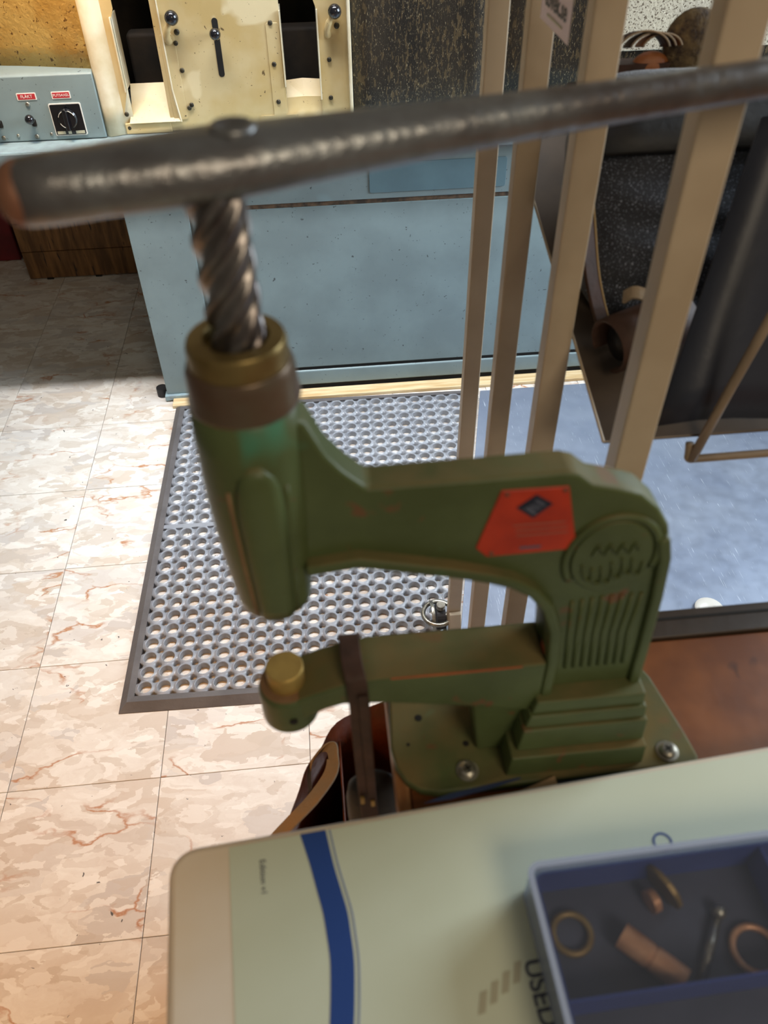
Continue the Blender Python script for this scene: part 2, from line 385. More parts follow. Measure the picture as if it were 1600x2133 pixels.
for x, y in ((-.528, YC+.03), (1.2, YC+.05)):
    obj('foot', cyl((x, y, 0), (x, y, .03), .018, 16), 'black_rubber', mc)
obj('counter', box(-1.3, 1.25, 2.138, 2.62, .768, .7955), 'blue_edge', mc, bevel=.004)
obj('counter_lip', box(-1.3, 1.25, 2.134, 2.142, .755, .792), 'blue_grey', mc, bevel=.003)
# control box
cb = obj('control_box', prism([(2.209, .797), (2.34, .797), (2.34, .952), (2.222, .952), (2.209, .947)], 'x', -1.2, -.511), 'blue_grey', mc, bevel=.003)
FY = 2.209
for s, x0, x1 in (('FLÄKT', -.704, -.657), ('PUTSAXEL', -.620, -.574), ('', -.800, -.748)):
    lb = obj('label_plate', prism(rrect(x0, x1, .8935, .910, .002), 'y', FY-.0012, FY), 'white_print', cb)
    obj('label_field', prism(rrect(x0+.0025, x1-.0025, .8955, .908, .001), 'y', FY-.0016, FY-.001), 'label_red', cb)
    if s: text('lettering', s, basis(((x0+x1)/2, FY-.0018, .9017), (1, 0, 0), (0, 0, 1)), .0085 if len(s) > 6 else .010, 0, 'white_print', cb)
obj('switch_border', prism(rrect(-.6345, -.5555, .807, .8835, .004), 'y', FY-.002, FY), 'white_print', cb)
obj('switch_plate', prism(rrect(-.632, -.558, .8095, .881, .003), 'y', FY-.0035, FY-.0018), 'black_plastic', cb)
obj('switch_dial', rev((-.595, FY-.0035, .848), (0, -1, 0), [(.024, 0), (.024, .004), (.021, .008), (.0, .008)], 28), 'black_plastic', cb, smooth=False)
obj('switch_grip', prism([(-.6, .824), (-.59, .824), (-.5895, .872), (-.5945, .876), (-.5995, .872)], 'y', FY-.026, FY-.010), 'black_plastic', cb, bevel=.002)
for a0 in (25, 115, 205):
    pts = [(-.595+.0205*math.cos(math.radians(a0+k*6)), FY-.0124, .848+.0205*math.sin(math.radians(a0+k*6))) for k in range(9)]
    obj('dial_mark', tube(pts, .0008, 6), 'white_print', cb)
for x0, x1 in ((-.629, -.609), (-.602, -.594), (-.583, -.561)):
    obj('switch_caption', box(x0, x1, FY-.0042, FY-.0034, .8115, .8185), 'print_grey', cb)
for x in (-.683, -.766):
    obj('toggle', ball((x, FY-.022, .855), .0115, bm=cyl((x, FY, .848), (x, FY-.02, .853), .004, 12)), 'black_plastic', cb, smooth=True)
    obj('toggle_slot', prism(rrect(x-.004, x+.008, .832, .85, .004), 'y', FY-.001, FY), 'dark_hole', cb)
    for z in (.884, .808):
        obj('screw', ball((x, FY-.001, z), .0055, 12, 8, sq=(1, .5, 1)), 'zinc', cb, smooth=True)
    obj('screw', ball((x+.037, FY-.001, .812), .004, 12, 8, sq=(1, .5, 1)), 'zinc', cb, smooth=True)
# hood behind control box (curved, worn)
grid = [[(-1.25+.74*i/12, 2.231+.075*math.sin(math.pi*i/12), z) for z in (.952, 1.0, 1.05, 1.1, 1.2, 1.9)] for i in range(13)]
obj('hood_shell', sheet(grid, .004), 'cream_worn', mc, smooth=True)
# cream corner post left of the front plate
grid = []
for i, (x, y) in enumerate(((-.508, 2.33), (-.511, 2.26), (-.509, 2.222), (-.500, 2.214), (-.48, 2.222), (-.452, 2.236), (-.438, 2.236))):
    grid.append([(x+(.012 if z > 1 else 0)*0, y, z) for z in (.797, .86, .95, 1.1, 1.9)])
obj('corner_fairing', sheet(grid, .004), 'cream_white', mc, smooth=True)
# front plate with two openings (built from pieces round the openings)
FP = 2.229
bm = B()
prism([(-.345, .8), (-.0425, .8), (-.0425, 1.9), (-.345, 1.9)], 'y', FP, FP+.006, bm)
obj('front_plate', bm, 'cream', mc, bevel=.001)
obj('plate_under_opening', box(-.4615, -.345, FP-.004, FP+.006, .797, .823), 'cream', mc, bevel=.002)
obj('left_jamb', prism([(-.465, .823), (-.4405, .897), (-.4405, 1.055), (-.432, 1.075), (-.432, 1.9), (-.465, 1.9)], 'y', FP+.001, FP+.007), 'cream', mc)
obj('right_jamb', prism([(.047, .80), (.122, .80), (.125, 1.9), (.040, 1.9), (.040, 1.08), (.047, 1.06)], 'y', FP, FP+.006), 'cream', mc)
obj('jamb_edge', box(.119, .127, 2.2, FP+.03, .797, 1.9), 'cream_white', mc, bevel=.002)
# chute under left opening
obj('chute', sheet([[(-.4405, 2.295, .897), (-.4405, 2.262, .860), (-.448, 2.222, .823)], [(-.348, 2.295, .897), (-.345, 2.262, .860), (-.318, 2.222, .823)]], .003), 'cream', mc)
obj('chute_cheek', sheet([[(-.347, 2.30, .897), (-.345, 2.262, .858), (-.316, 2.221, .823)], [(-.347, 2.33, 1.06), (-.338, 2.262, 1.05), (-.325, 2.221, .90)], [(-.347, 2.33, 1.9), (-.338, 2.26, 1.9), (-.335, 2.226, 1.9)]], .003), 'cream_white', mc)
obj('opening_rim', box(-.4435, -.4405, 2.222, 2.30, .897, 1.06), 'cream_white', mc)
grid = [[(-.0425, 2.28, .893), (-.0425, 2.25, .86), (-.0425, 2.227, .80)], [(.002, 2.28, .897), (.002, 2.25, .862), (.002, 2.227, .80)], [(.047, 2.28, .893), (.047, 2.25, .86), (.047, 2.227, .80)]]
obj('chute', sheet(grid, .003), 'cream', mc)
for x in (-.0435, .046): obj('opening_rim', box(x, x+.003, 2.222, 2.30, .893 if x < 0 else .86, 1.06), 'cream_white', mc)
obj('inner_box', box(-.52, .12, 2.62, 2.66, .797, 1.9), 'dark_interior', mc)
obj('inner_drum', box(-.44, .06, 2.36, 2.42, .80, .995), 'dark_interior', mc, bevel=.01)
obj('inner_cover', box(-.52, .12, 2.30, 2.62, 1.34, 1.92), 'dark_interior', mc)
# side plates with screws
for x0, x1, z0, z1 in ((-.335, -.300, .826, 1.02), (-.078, -.046, .82, 1.035)):
    obj('side_plate', prism(rrect(x0, x1, z0, z1, .006), 'y', FP-.0018, FP), 'cream', mc, bevel=.0005, seg=1)
obj('tab_plate', prism(rrect(-.115, -.015, .812, .826, .004), 'y', FP-.002, FP), 'cream', mc)
for x, z in ((-.2985, 1.0), (-.294, .94), (-.292, .853), (-.066, 1.035), (-.066, .945), (-.064, .858), (.072, .95), (.071, .862), (-.452, .845), (-.452, .812), (-.285, .86)):
    obj('screw', ball((x, FP-.002, z), .0058, 12, 8, sq=(1, .6, 1)), 'screw_head', mc, smooth=True)
# slot and ball levers
obj('slot', prism(rrect(-.2055, -.191, .921, 1.05, .007), 'y', FP-.0008, FP+.001), 'dark_hole', mc)
obj('slot_knob', ball((-.199, 2.203, 1.021), .0135, bm=cyl((-.199, FP, 1.018), (-.199, 2.205, 1.021), .004, 12)), 'black_plastic', mc, smooth=True)
for x, z in ((-.2955, 1.058), (.0905, 1.058)):
    obj('clamp_bracket', tube(smooth_path([(x-.018, FP, z-.055), (x-.02, FP-.012, z-.04), (x-.012, FP-.018, z-.018), (x, FP-.02, z)], 5), [.009]*5+[.008]*5+[.006]*6, 8), 'cream', mc, smooth=True)
    obj('ball_knob', ball((x, FP-.024, z), .0165), 'black_plastic', mc, smooth=True)
    obj('screw', ball((x+.004, FP-.004, z-.034), .007, 12, 8, sq=(1, .6, 1)), 'screw_head', mc, smooth=True)
# worn black hood right of the front plate
grid = [[(.132+.36*i/8, 2.262+.05*math.sin(math.pi*i/8*.5), z) for z in (.797, .83, .9, 1.0, 1.1, 1.9)] for i in range(9)]
obj('dust_hood', sheet(grid, .005), 'hood_black', mc, smooth=True)
grid = [[(.492+.80*i/8, 2.312-.03*math.sin(math.pi*i/8*.5), z) for z in (.797, .9, 1.0, 1.1, 1.9)] for i in range(9)]
obj('dust_hood', sheet(grid, .005), 'hood_black', mc, smooth=True)
obj('hood_lit_panel', box(.80, 1.25, 2.262, 2.276, .93, 1.9), 'hood_lit', mc, bevel=.004)  # brightly lit right part of the hood, painted as a paler panel
# floor-level things left of the cabinet
wb = thing('wooden_crate', (-.9, 3.2, 0), 'stained brown wooden crate standing on the floor left of the machine', 'crate')
for k in range(4): obj('plank', box(-1.14+.001, -.42, 3.065-.002*(k % 2), 3.085, .004+.112*k, .113+.112*k), 'wood_dirty', wb, bevel=.002)
obj('side', box(-1.14, -1.115, 3.086, 3.4, .004, .45), 'wood_dirty', wb, bevel=.002)
obj('back', box(-1.115, -.42, 3.38, 3.4, .004, .45), 'wood_dirty', wb, bevel=.002)
for x in (-1.06, -.87, -.62): obj('foot_block', box(x-.012, x+.012, 3.06, 3.08, 0, .006), 'dark_hole', wb)
rb = thing('red_toolbox', (-1.42, 3.38, 0), 'dark red box on the floor at the left picture edge', 'box')
obj('body', box(-1.62, -1.215, 3.245, 3.55, .0, .27), 'red_box', rb, bevel=.008)
obj('lid', box(-1.625, -1.21, 3.24, 3.555, .272, .32), 'red_box', rb, bevel=.01)
obj('latch', box(-1.44, -1.40, 3.233, 3.243, .25, .295), 'zinc', rb, bevel=.002)

# ================================================================== rubber mat
ma = math.radians(-1.2); MO = Vector((-.503, 1.003, 0))
ex = Vector((math.cos(ma), math.sin(ma), 0)); ey = Vector((-math.sin(ma), math.cos(ma), 0))
def MP(u, v, z): return MO+ex*u+ey*v+Vector((0, 0, z))
mt = thing('rubber_mat', (-.1, 1.5, 0), 'grey rubber anti-fatigue floor mat with round drainage holes', 'mat')
def steel_left(y): return .497-(2.10-y)*.235
pu, pv, nb = .0415, .0402, .032
ZT = .018
def mat_panel(v0):
    bm = B(); cache = {}
    def V(p, key):
        if key not in cache: cache[key] = bm.verts.new(p)
        return cache[key]
    outer = []
    q = [(.5, 0), (.5, .275), (.34, .34), (.275, .5)]
    for k in range(4):
        for x, y in q:
            for _ in range(k): x, y = -y, x
            outer.append((x, y))
    for r in range(13):
        for c in range(26):
            cu, cv = nb+(c+.5)*pu, v0+(r+.5)*pv
            if MP(cu+.6*pu, cv, 0).x > steel_left(MP(cu, cv, 0).y)-.004: continue
            n = 16
            def ring(rad, z): return [bm.verts.new(MP(cu+rad*pu*math.cos(2*math.pi*k/n), cv+rad*pu*math.sin(2*math.pi*k/n), z)) for k in range(n)]
            rings = [ring(.335, .001), ring(.345, ZT-.003), ring(.36, ZT), ring(.385, ZT+.0004), ring(.43, ZT-.0016)]
            o1 = [V(MP(cu+x*pu, cv+y*pv, ZT-.0022), (round((cu+x*pu)*1e5/8), round((cv+y*pv)*1e5/8), 1)) for x, y in outer]
            for a, b in zip(rings, rings[1:]):
                for k in range(n): bm.faces.new((a[k], a[(k+1) % n], b[(k+1) % n], b[k]))
            a = rings[-1]
            for k in range(n): bm.faces.new((a[k], a[(k+1) % n], o1[(k+1) % n], o1[k]))
            o2 = [bm.verts.new(MP(cu+x*pu, cv+y*pv, .001)) for x, y in outer]
            for k in (1, 2, 5, 6, 9, 10, 13, 14): bm.faces.new((o1[k], o1[k+1], o2[k+1], o2[k]))
    return obj('hole_panel', bm, 'mat_rubber', mt, smooth=True)
def right_border(v0):
    bm = B()
    for r in range(13):
        c = 0
        while MP(nb+(c+.5)*pu+.6*pu, v0+(r+.5)*pv, 0).x <= steel_left(MP(nb+(c+.5)*pu, v0+(r+.5)*pv, 0).y)-.004: c += 1
        u0, va_, vb_ = nb+c*pu+.0004, v0+r*pv, v0+(r+1)*pv
        q = [(u0, va_), (0, va_), (0, vb_), (u0, vb_)]
        def lim(v): return (steel_left(MP(u0, v, 0).y)-.006-MP(0, v, 0).x)/ex.x
        q[1] = (max(lim(va_), u0+.002), va_); q[2] = (max(lim(vb_), u0+.002), vb_)
        loft([[MP(u, v, .001) for u, v in q], [MP(u, v, ZT-.0022) for u, v in q]], bm=bm)
    return obj('side_border', bm, 'mat_rubber', mt)
seam_w = .014; v0a = nb; v0b = nb+13*pv+seam_w
mat_panel(v0a); mat_panel(v0b); right_border(v0a); right_border(v0b)
Lv = v0b+13*pv+nb
def strip(u0, u1, v0, v1, name='seam_rib', m='mat_rubber', z=ZT-.0022):
    return obj(name, loft([[MP(u0, v0, 0), MP(u1, v0, 0), MP(u1, v1, 0), MP(u0, v1, 0)], [MP(u0, v0, z), MP(u1, v0, z), MP(u1, v1, z), MP(u0, v1, z)]]), m, mt)
strip(nb, nb+pu*18, v0a+13*pv, v0b)
def edge(name, pts_out, pts_in, mid):
    a, b = pts_out; c, d = pts_in
    A = [MP(*a, .0), MP(*a, .002)]; bm = B()
    def at(p, q, t): return (p[0]+(q[0]-p[0])*t, p[1]+(q[1]-p[1])*t)
    a2, b2 = at(a, c, mid), at(b, d, mid)
    loft([[MP(*a, 0), MP(*a, .002), MP(*a2, ZT-.001), MP(*c, ZT-.0015), MP(*c, 0)], [MP(*b, 0), MP(*b, .002), MP(*b2, ZT-.001), MP(*d, ZT-.0015), MP(*d, 0)]], bm=bm)
    return obj(name, bm, 'mat_edge', mt)
ue = nb+17*pu
edge('border', ((0, 0), (0, Lv)), ((nb, nb), (nb, Lv-nb)), .55)
edge('border', ((ue, 0), (0, 0)), ((ue, nb), (nb, nb)), .55)
edge('border', ((0, Lv), (nb+21.6*pu, Lv)), ((nb, Lv-nb), (nb+21.6*pu, Lv-nb)), .55)

# ================================================================== steel floor sheet
bm = prism([(.497, 2.10), (1.5, 2.10), (1.5, .75), (steel_left(.75), .75)], 'z', .0005, .004)
tag(obj('steel_sheet', bm, 'steel_sheet', bevel=.001, origin=(.8, 1.4, 0)), 'scratched grey steel sheet lying on the floor right of the rubber mat', 'sheet')
sc_ = obj('saucer', rev((.873, 1.140, .0045), (0, 0, 1), [(.018, 0), (.02, .0), (.034, .006), (.034, .0075), (.019, .002), (0, .002)], 28), 'ceramic', smooth=True, origin=(.873, 1.140, .0045))
tag(sc_, 'small white round dish peeping out behind the bench rail on the steel sheet', 'dish')

# ================================================================== workbench
BZ = .90
wk = thing('workbench', (.5, .2, 0), 'brown-topped workbench with dark back rail carrying the green press', 'workbench')
obj('bench_top', box(.043, 1.3, -.35, .430, BZ-.03, BZ), 'bench_brown', wk, bevel=.002)
obj('end_strip', box(.031, .0425, -.35, .430, BZ-.03, BZ+.0005), 'bench_edge', wk, bevel=.002)
obj('back_rail', box(.031, 1.3, .4305, .462, BZ-.04, BZ+.004), 'bench_rail', wk, bevel=.002)
obj('rail_groove', box(.031, 1.3, .4495, .4525, BZ+.0035, BZ+.0045), 'dark_hole', wk)
for x in (.20, 1.22):
    for y in (-.30, .36):
        obj('leg', box(x, x+.06, y, y+.06, 0, BZ-.03), 'bench_edge', wk, bevel=.003)
    obj('stretcher', box(x+.01, x+.05, -.24, .37, .2, .26), 'bench_edge', wk, bevel=.003)

# ================================================================== green hand press
PZ = BZ+.011; AX, AY = -.041, .346
hp = thing('hand_press', (.15, .35, BZ), 'green cast-iron hand screw press with red maker plate bolted to the bench', 'press')
pl = [(.0335, .392), (.0300, .340), (.0330, .322), (.040, .309), (.050, .301), (.064, .297), (.275, .300), (.279, .306), (.276, .33), (.266, .385), (.262, .395)]
obj('base_plate', prism(pl, 'z', BZ+.0003, PZ), 'green', hp, bevel=.003)
for x, y, r in ((.0565, .365, .0032), (.0925, .337, .0026), (.045, .341, .0015)):
    obj('plate_hole', cyl((x, y, PZ-.001), (x, y, PZ+.0004), r, 14), 'dark_hole', hp)
for x, y in ((.0895, .3125), (.2545, .3125)):
    bo = obj('bolt', rev((x, y, PZ), (0, 0, 1), [(.0092, 0), (.0092, .0012), (.0068, .0016), (.0066, .0042), (.0045, .0054), (.0, .0055)], 24), 'zinc', hp, smooth=False)
    for a in (0, 90):
        a = math.radians(a+25); d = Vector((math.cos(a), math.sin(a), 0))*.0033; e = Vector((-math.sin(a), math.cos(a), 0))*.0007
        c0 = Vector((x, y, PZ+.0054))
        obj('cross_slot', loft([[c0-d-e, c0+d-e, c0+d+e, c0-d+e], [p+Vector((0, 0, .0004)) for p in (c0-d-e, c0+d-e, c0+d+e, c0-d+e)]]), 'dark_hole', bo)
# C frame: web
outer = [(-.030, 1.262), (-.012, 1.252), (-.003, 1.230), (.006, 1.217), (.019, 1.2035), (.083, 1.204), (.134, 1.205), (.1425, 1.202), (.152, 1.1935), (.168, 1.1885), (.184, 1.182), (.197, 1.169), (.207, 1.153), (.214, 1.130), (.217, 1.092), (.220, 1.03), (.222, .96)]
inner = [(.143, .96), (.143, 1.03), (.140, 1.065), (.132, 1.090), (.121, 1.106), (.108, 1.116), (.091, 1.1235), (.069, 1.131), (.044, 1.138), (.012, 1.147), (-.014, 1.145), (-.030, 1.140)]
obj('frame_casting', prism(outer+inner, 'y', AY-.0115, AY+.0115), 'green', hp, bevel=.0035, seg=3)
# raised flange along throat (dusty upper ledge) and rim of column
inn = [(-.020, 1.143), (.012, 1.147), (.044, 1.138), (.069, 1.131), (.091, 1.1235), (.108, 1.116), (.121, 1.106), (.132, 1.090), (.140, 1.065), (.143, 1.03), (.143, .985)]
def offset(pl_, d):
    out = []
    for i, p in enumerate(pl_):
        a = Vector(pl_[max(i-1, 0)]); b = Vector(pl_[min(i+1, len(pl_)-1)]); t_ = (b-a).normalized(); out.append((p[0]-t_.y*d, p[1]+t_.x*d))
    return out
obj('throat_flange', prism(inn+offset(inn, .0085)[::-1], 'y', AY-.0205, AY+.0205), 'green', hp, bevel=.0025)
rim = [(.208, 1.147), (.213, 1.128), (.2165, 1.09), (.2195, 1.03), (.221, .985)]
obj('column_rim', prism(rim+offset(rim, -.0085)[::-1], 'y', AY-.0165, AY+.0165), 'green', hp, bevel=.0025)
# medallion, emblem relief and ribs
mc_ = Vector((.1735, 0, 1.131)); fy = AY-.0115
ring_pts = [(mc_.x+.0300*math.cos(math.radians(a)), fy-.0005, mc_.z+.0355*math.sin(math.radians(a))) for a in range(-20, 215, 8)]
md = obj('medallion', prism([(mc_.x+.0265*math.cos(math.radians(a)), mc_.z+.032*math.sin(math.radians(a))) for a in range(0, 360, 10)], 'y', fy-.0025, fy+.001), 'green', hp, bevel=.0012)
obj('medallion_ring', tube(ring_pts, .0028, 8), 'green', hp, smooth=True)
for k in range(6):
    a0 = -.016+.0064*k; z0 = mc_.z-.010-.004*math.sin(k*1.1)
    obj('relief_mark', tube(smooth_path([(mc_.x+a0-.003, fy-.003, z0+.006), (mc_.x+a0, fy-.0035, z0-.006), (mc_.x+a0+.0045, fy-.0035, z0-.009), (mc_.x+a0+.005, fy-.003, z0+.002)], 4), .0009, 6), 'green', md, smooth=True)
for k in range(4):
    a0 = -.012+.008*k
    obj('relief_mark', tube(smooth_path([(mc_.x+a0-.002, fy-.003, mc_.z+.004), (mc_.x+a0+.001, fy-.0035, mc_.z+.013), (mc_.x+a0+.004, fy-.003, mc_.z+.006)], 4), .0008, 6), 'green', md, smooth=True)
for k in range(8):
    x = .1565+.0062*k
    obj('rib', tube([(x-.002+.0006*k, fy-.0002, 1.088+.001*min(k, 3)), (x+.001, fy-.0002, 1.05), (x+.004, fy-.0002, 1.012)], .0016, 8), 'green', hp, smooth=True)
# stepped foot
for fx0, fx1, fy0, z0, z1 in ((.139, .2225, .3195, .977, .990), (.1345, .2250, .3160, .9635, .9765), (.1300, .2275, .3125, .9365, .963), (.1220, .2300, .3055, PZ+.0005, .936)):
    bm = loft([[(fx0-.003, fy0-.001, z0), (fx1+.001, fy0-.001, z0), (fx1+.001, 2*AY-fy0, z0), (fx0-.003, 2*AY-fy0, z0)], [(fx0, fy0, z1), (fx1, fy0, z1), (fx1, 2*AY-fy0, z1), (fx0, 2*AY-fy0, z1)]])
    obj('foot_step', bm, 'green', hp, bevel=.0018)
# lower arm
la = [(-.040, 1.011), (-.022, 1.019), (.0, 1.0275), (.02, 1.0295), (.1432, 1.0295), (.1432, .969), (.125, .973), (.09, .983), (.03, .9975), (-.005, 1.0015), (-.018, .997), (-.040, .985)]
obj('lower_arm', prism(la, 'y', AY-.020, AY+.020), 'green', hp, bevel=.0025)
obj('arm_gusset', prism([(.092, .981), (.1385, .970), (.1385, PZ+.0005), (.100, PZ+.0005)], 'y', AY-.016, AY+.016), 'green', hp, bevel=.003)
obj('worn_edge', tube([(.03, AY-.0198, 1.0288), (.07, AY-.0199, 1.0288), (.125, AY-.0198, 1.0290)], [.0006, .0009, .0007], 6), 'chip', hp)
obj('paint_chip', prism([(AY-.012, 1.0305), (AY-.004, 1.0305), (AY+.001, 1.052), (AY+.003, 1.066), (AY-.004, 1.056), (AY-.010, 1.042)], 'x', .1424, .1431), 'chip', hp)
bx_, by_ = -.0455, AY-.001
obj('anvil_boss', rev((bx_, by_, .972), (0, 0, 1), [(.0195, 0), (.0215, .003), (.0215, .034), (.0200, .0385), (.0145, .0395), (.0, .0395)], 36), 'green', hp, smooth=False, bevel=.001)
obj('boss_ring', rev((bx_, by_, 1.0112), (0, 0, 1), [(.0195, 0), (.0195, .0012), (.0, .0012)], 36), 'rust', hp)
obj('anvil', rev((bx_, by_, 1.012), (0, 0, 1), [(.0138, 0), (.0138, .0165), (.0130, .0175), (.0, .0175)], 40), 'brass', hp)
obj('set_screw_hole', cyl((bx_+.003, by_-.0195, .990), (bx_+.003, by_-.0225, .990), .0030, 16), 'dark_hole', hp)
# head, collar, nut, screw
hd = obj('head', rev((AX-.002, AY, 1.108), (0, 0, 1), [(.018, 0), (.0235, .003), (.0245, .012), (.0275, .05), (.0295, .095), (.0292, .135), (.0284, .155), (.026, .157)], 48), 'green', hp, smooth=True)
def on_head(a, z, lift):
    zz = z-1.108; prof = [(.0235, .003), (.0245, .012), (.0275, .05), (.0295, .095), (.0292, .135), (.0284, .155)]
    for (r0, h0), (r1, h1) in zip(prof, prof[1:]):
        if h0 <= zz <= h1: r = r0+(r1-r0)*(zz-h0)/(h1-h0); break
    else: r = .024
    return (AX-.002+(r+lift)*math.sin(a), AY-(r+lift)*math.cos(a), z)
# raised front pad with rounded top on the head
grid = []
for i in range(15):
    z = 1.112+.128*i/14; half = .46 if z < 1.21 else .46*math.sqrt(max(.02, 1-((z-1.21)/.031)**2))
    row = []
    for j in range(9):
        s = -1+2*j/8; edge_ = 1-min(1, abs(s))**6; row.append(on_head(.10+half*s, z, -.0004+.0022*(edge_ if i < 14 else 0)))
    grid.append(row)
obj('head_pad', sheet(grid, .001), 'green', hd, smooth=True)
for s in (-1, 1):
    obj('pad_groove', tube([on_head(.10+.56*s, z, -.0002) for z in (1.114, 1.14, 1.17, 1.21, 1.222)], .0013, 8), 'rust' if s < 0 else 'green', hd, smooth=True)
obj('ram_hole', cyl((AX, AY-.0205, 1.1125), (AX+.001, AY-.0240, 1.1130), .0024, 14), 'dark_hole', hd)
obj('collar', rev((AX-.001, AY, 1.2645), (0, 0, 1), [(.0290, 0), (.0294, .003), (.0284, .006), (.0280, .018), (.0262, .0235), (.020, .0245)], 48), 'collar', hp, smooth=False, bevel=.0008)
obj('brass_nut', rev((AX-.001, AY, 1.2870), (0, 0, 1), [(.0252, 0), (.0252, .010), (.0240, .0135), (.0165, .014), (.0150, .008)], 48), 'nut_brass', hp, bevel=.0006)
rings = []
for i in range(81):
    z = 1.285+.088*i/80; ph = 2*math.pi*(z/.088); r_ = []
    for k in range(64):
        a = 2*math.pi*k/64; c_ = math.cos(5*(a-ph)); r = .0120+.0019*math.copysign(abs(c_)**.6, c_)
        r_.append((AX+r*math.cos(a), AY+r*math.sin(a), z))
    rings.append(r_)
obj('screw_spindle', loft(rings), 'steel_dark', hp, smooth=True)
# lever: forged bar, flat round the hub and drawn out to a round rod
d = Vector((math.cos(math.radians(16)), math.sin(math.radians(16)), 0)); nrm = Vector((-d.y, d.x, 0)).normalized(); hub = Vector((AX, AY+.005, 1.3805))
secs = [(-.082, .004, .004), (-.0805, .010, .010), (-.077, .0125, .0135), (-.065, .0130, .0155), (-.05, .0128, .0170), (-.02, .0132, .0200), (0, .0134, .0215), (.02, .0130, .0200), (.05, .0122, .0172), (.10, .0110, .0140), (.16, .0100, .0112), (.22, .0094, .0100), (.34, .0092, .0094), (.42, .0092, .0092)]
rings = []
for s_, hh, ww in secs:
    c0 = hub+d*s_
    rings.append([c0+nrm*(ww*math.copysign(abs(math.cos(a))**.8, math.cos(a)))+Vector((0, 0, hh*math.copysign(abs(math.sin(a))**.8, math.sin(a)))) for a in [2*math.pi*k/24 for k in range(24)]])
lv = obj('lever_arm', loft(rings), 'lever', hp, smooth=True)
obj('lever_boss', rev(hub+d*.011+Vector((0, 0, .0115)), (0, 0, 1), [(.0105, 0), (.0100, .0025), (.0085, .0035), (.0055, .0025), (.0045, 0)], 28), 'lever', lv, smooth=True)
obj('lever_end_cap', ball(hub+d*(-.077), .0128, sq=(.75, 1.05, 1)), 'lever_end', lv, smooth=True)
obj('grip_knob', ball(hub+d*.43, .019), 'black_plastic', lv, smooth=True)
# maker plate
npz = fy-.0012
quad = [(.0965, 1.1955), (.1365, 1.1950), (.1490, 1.1415), (.0920, 1.1405), (.0845, 1.1490)]
np_ = obj('maker_plate', prism(quad, 'y', npz, fy+.0002), 'red_plate', hp, bevel=.0004, seg=1)
dc = (.1175, 1.1815)
obj('emblem', prism([(dc[0]-.0110, dc[1]), (dc[0], dc[1]-.0095), (dc[0]+.0110, dc[1]+.001), (dc[0], dc[1]+.0095)], 'y', npz-.0004, npz), 'navy_ink', np_)
for q in ([(-.006, -.001), (0, -.0065), (.002, -.0045), (-.004, .001)], [(.001, .0055), (.0065, .001), (.005, 0), (-.001, .0045)], [(-.003, .0005), (.003, -.0025), (.004, -.001), (-.002, .0022)]):
    obj('emblem_mark', prism([(dc[0]+x, dc[1]+z) for x, z in q], 'y', npz-.0007, npz-.0003), 'emblem_grey', np_)
for x0, x1, z in ((.106, .138, 1.1660), (.108, .140, 1.1615), (.109, .141, 1.157)):
    obj('print_line', box(x0, x1, npz-.0003, npz, z, z+.0011), 'ink_faint', np_)
obj('print_line', box(.112, .1255, npz-.0003, npz, 1.1455, 1.1475), 'emblem_grey', np_)
for x, z in ((.1000, 1.1925), (.1345, 1.1925), (.1455, 1.145), (.0945, 1.1435)):
    obj('rivet', ball((x, npz, z), .0016, 10, 6, sq=(1, .6, 1)), 'collar', np_, smooth=True)

# ================================================================== strap hanging over the lower arm
st = thing('hanging_strap', (.008, AY, .80), 'dark leather strap with black pouch looped over the lower press arm', 'strap')
x_ = .0045
path = smooth_path([(x_+.004, AY+.0235, .90), (x_, AY+.0232, 1.0), (x_-.001, AY+.0218, 1.026), (x_-.002, AY+.014, 1.0335), (x_-.001, AY-.010, 1.0345), (x_+.001, AY-.0215, 1.028), (x_+.002, AY-.0235, 1.0), (x_+.003, AY-.0235, .93), (x_+.004, AY-.0235, .87), (x_+.006, AY-.0235, .81)], 5)
obj('strap', ribbon(path, (.015, 0, 0), .003), 'leather_brown', st, bevel=.0008)
obj('fold', ribbon([(x_+.0045, AY-.0262, 1.02), (x_+.0065, AY-.0262, .93), (x_+.008, AY-.0262, .865)], (.007, 0, 0), .002), 'leather_brown', st, bevel=.0006)
rings = []
for z, wx, wy in ((.862, .007, .004), (.860, .015, .008), (.85, .0215, .012), (.83, .024, .015), (.79, .024, .016), (.75, .020, .014), (.742, .010, .006)):
    rings.append([(.014+wx*math.cos(a), AY+.0-.004+wy*math.sin(a), z) for a in [2*math.pi*k/24 for k in range(24)]])
obj('pouch', loft(rings), 'leather_black', st, smooth=True)
for x, z in ((.004, .868), (.0125, .862)):
    obj('rivet', box(x-.0016, x+.0016, AY-.0285, AY-.0255, z-.006, z+.004), 'brass', st, bevel=.0005)

# ================================================================== cognac bag on the floor
bgx = thing('leather_bag', (-.02, .55, 0), 'cognac leather tote bag standing open on the floor under the press', 'bag')
rim_o = [(-.105, .44), (-.093, .484), (-.077, .529), (-.066, .556), (-.048, .583), (-.030, .612), (.002, .636), (.049, .650), (.10, .645), (.13, .60), (.14, .52), (.12, .44), (.06, .405), (-.03, .40), (-.08, .41)]
rim_o = [(p.x, p.y) for p in smooth_path([(x, y, 0) for x, y in rim_o+[rim_o[0]]], 3)[:-1]]
cxm, cym = .02, .53
def rg(s_, z, wob=0): return [(cxm+(x-cxm)*s_, cym+(y-cym)*s_, z+wob*math.sin(i*.9)) for i, (x, y) in enumerate(rim_o)]
obj('body', loft([rg(.80, .002), rg(.88, .01), rg(.92, .2), rg(.97, .4), rg(1.0, .50, .004), rg(.985, .502, .004), rg(.94, .38), rg(.86, .2), rg(.80, .02)]), 'leather_cognac', bgx, smooth=True)
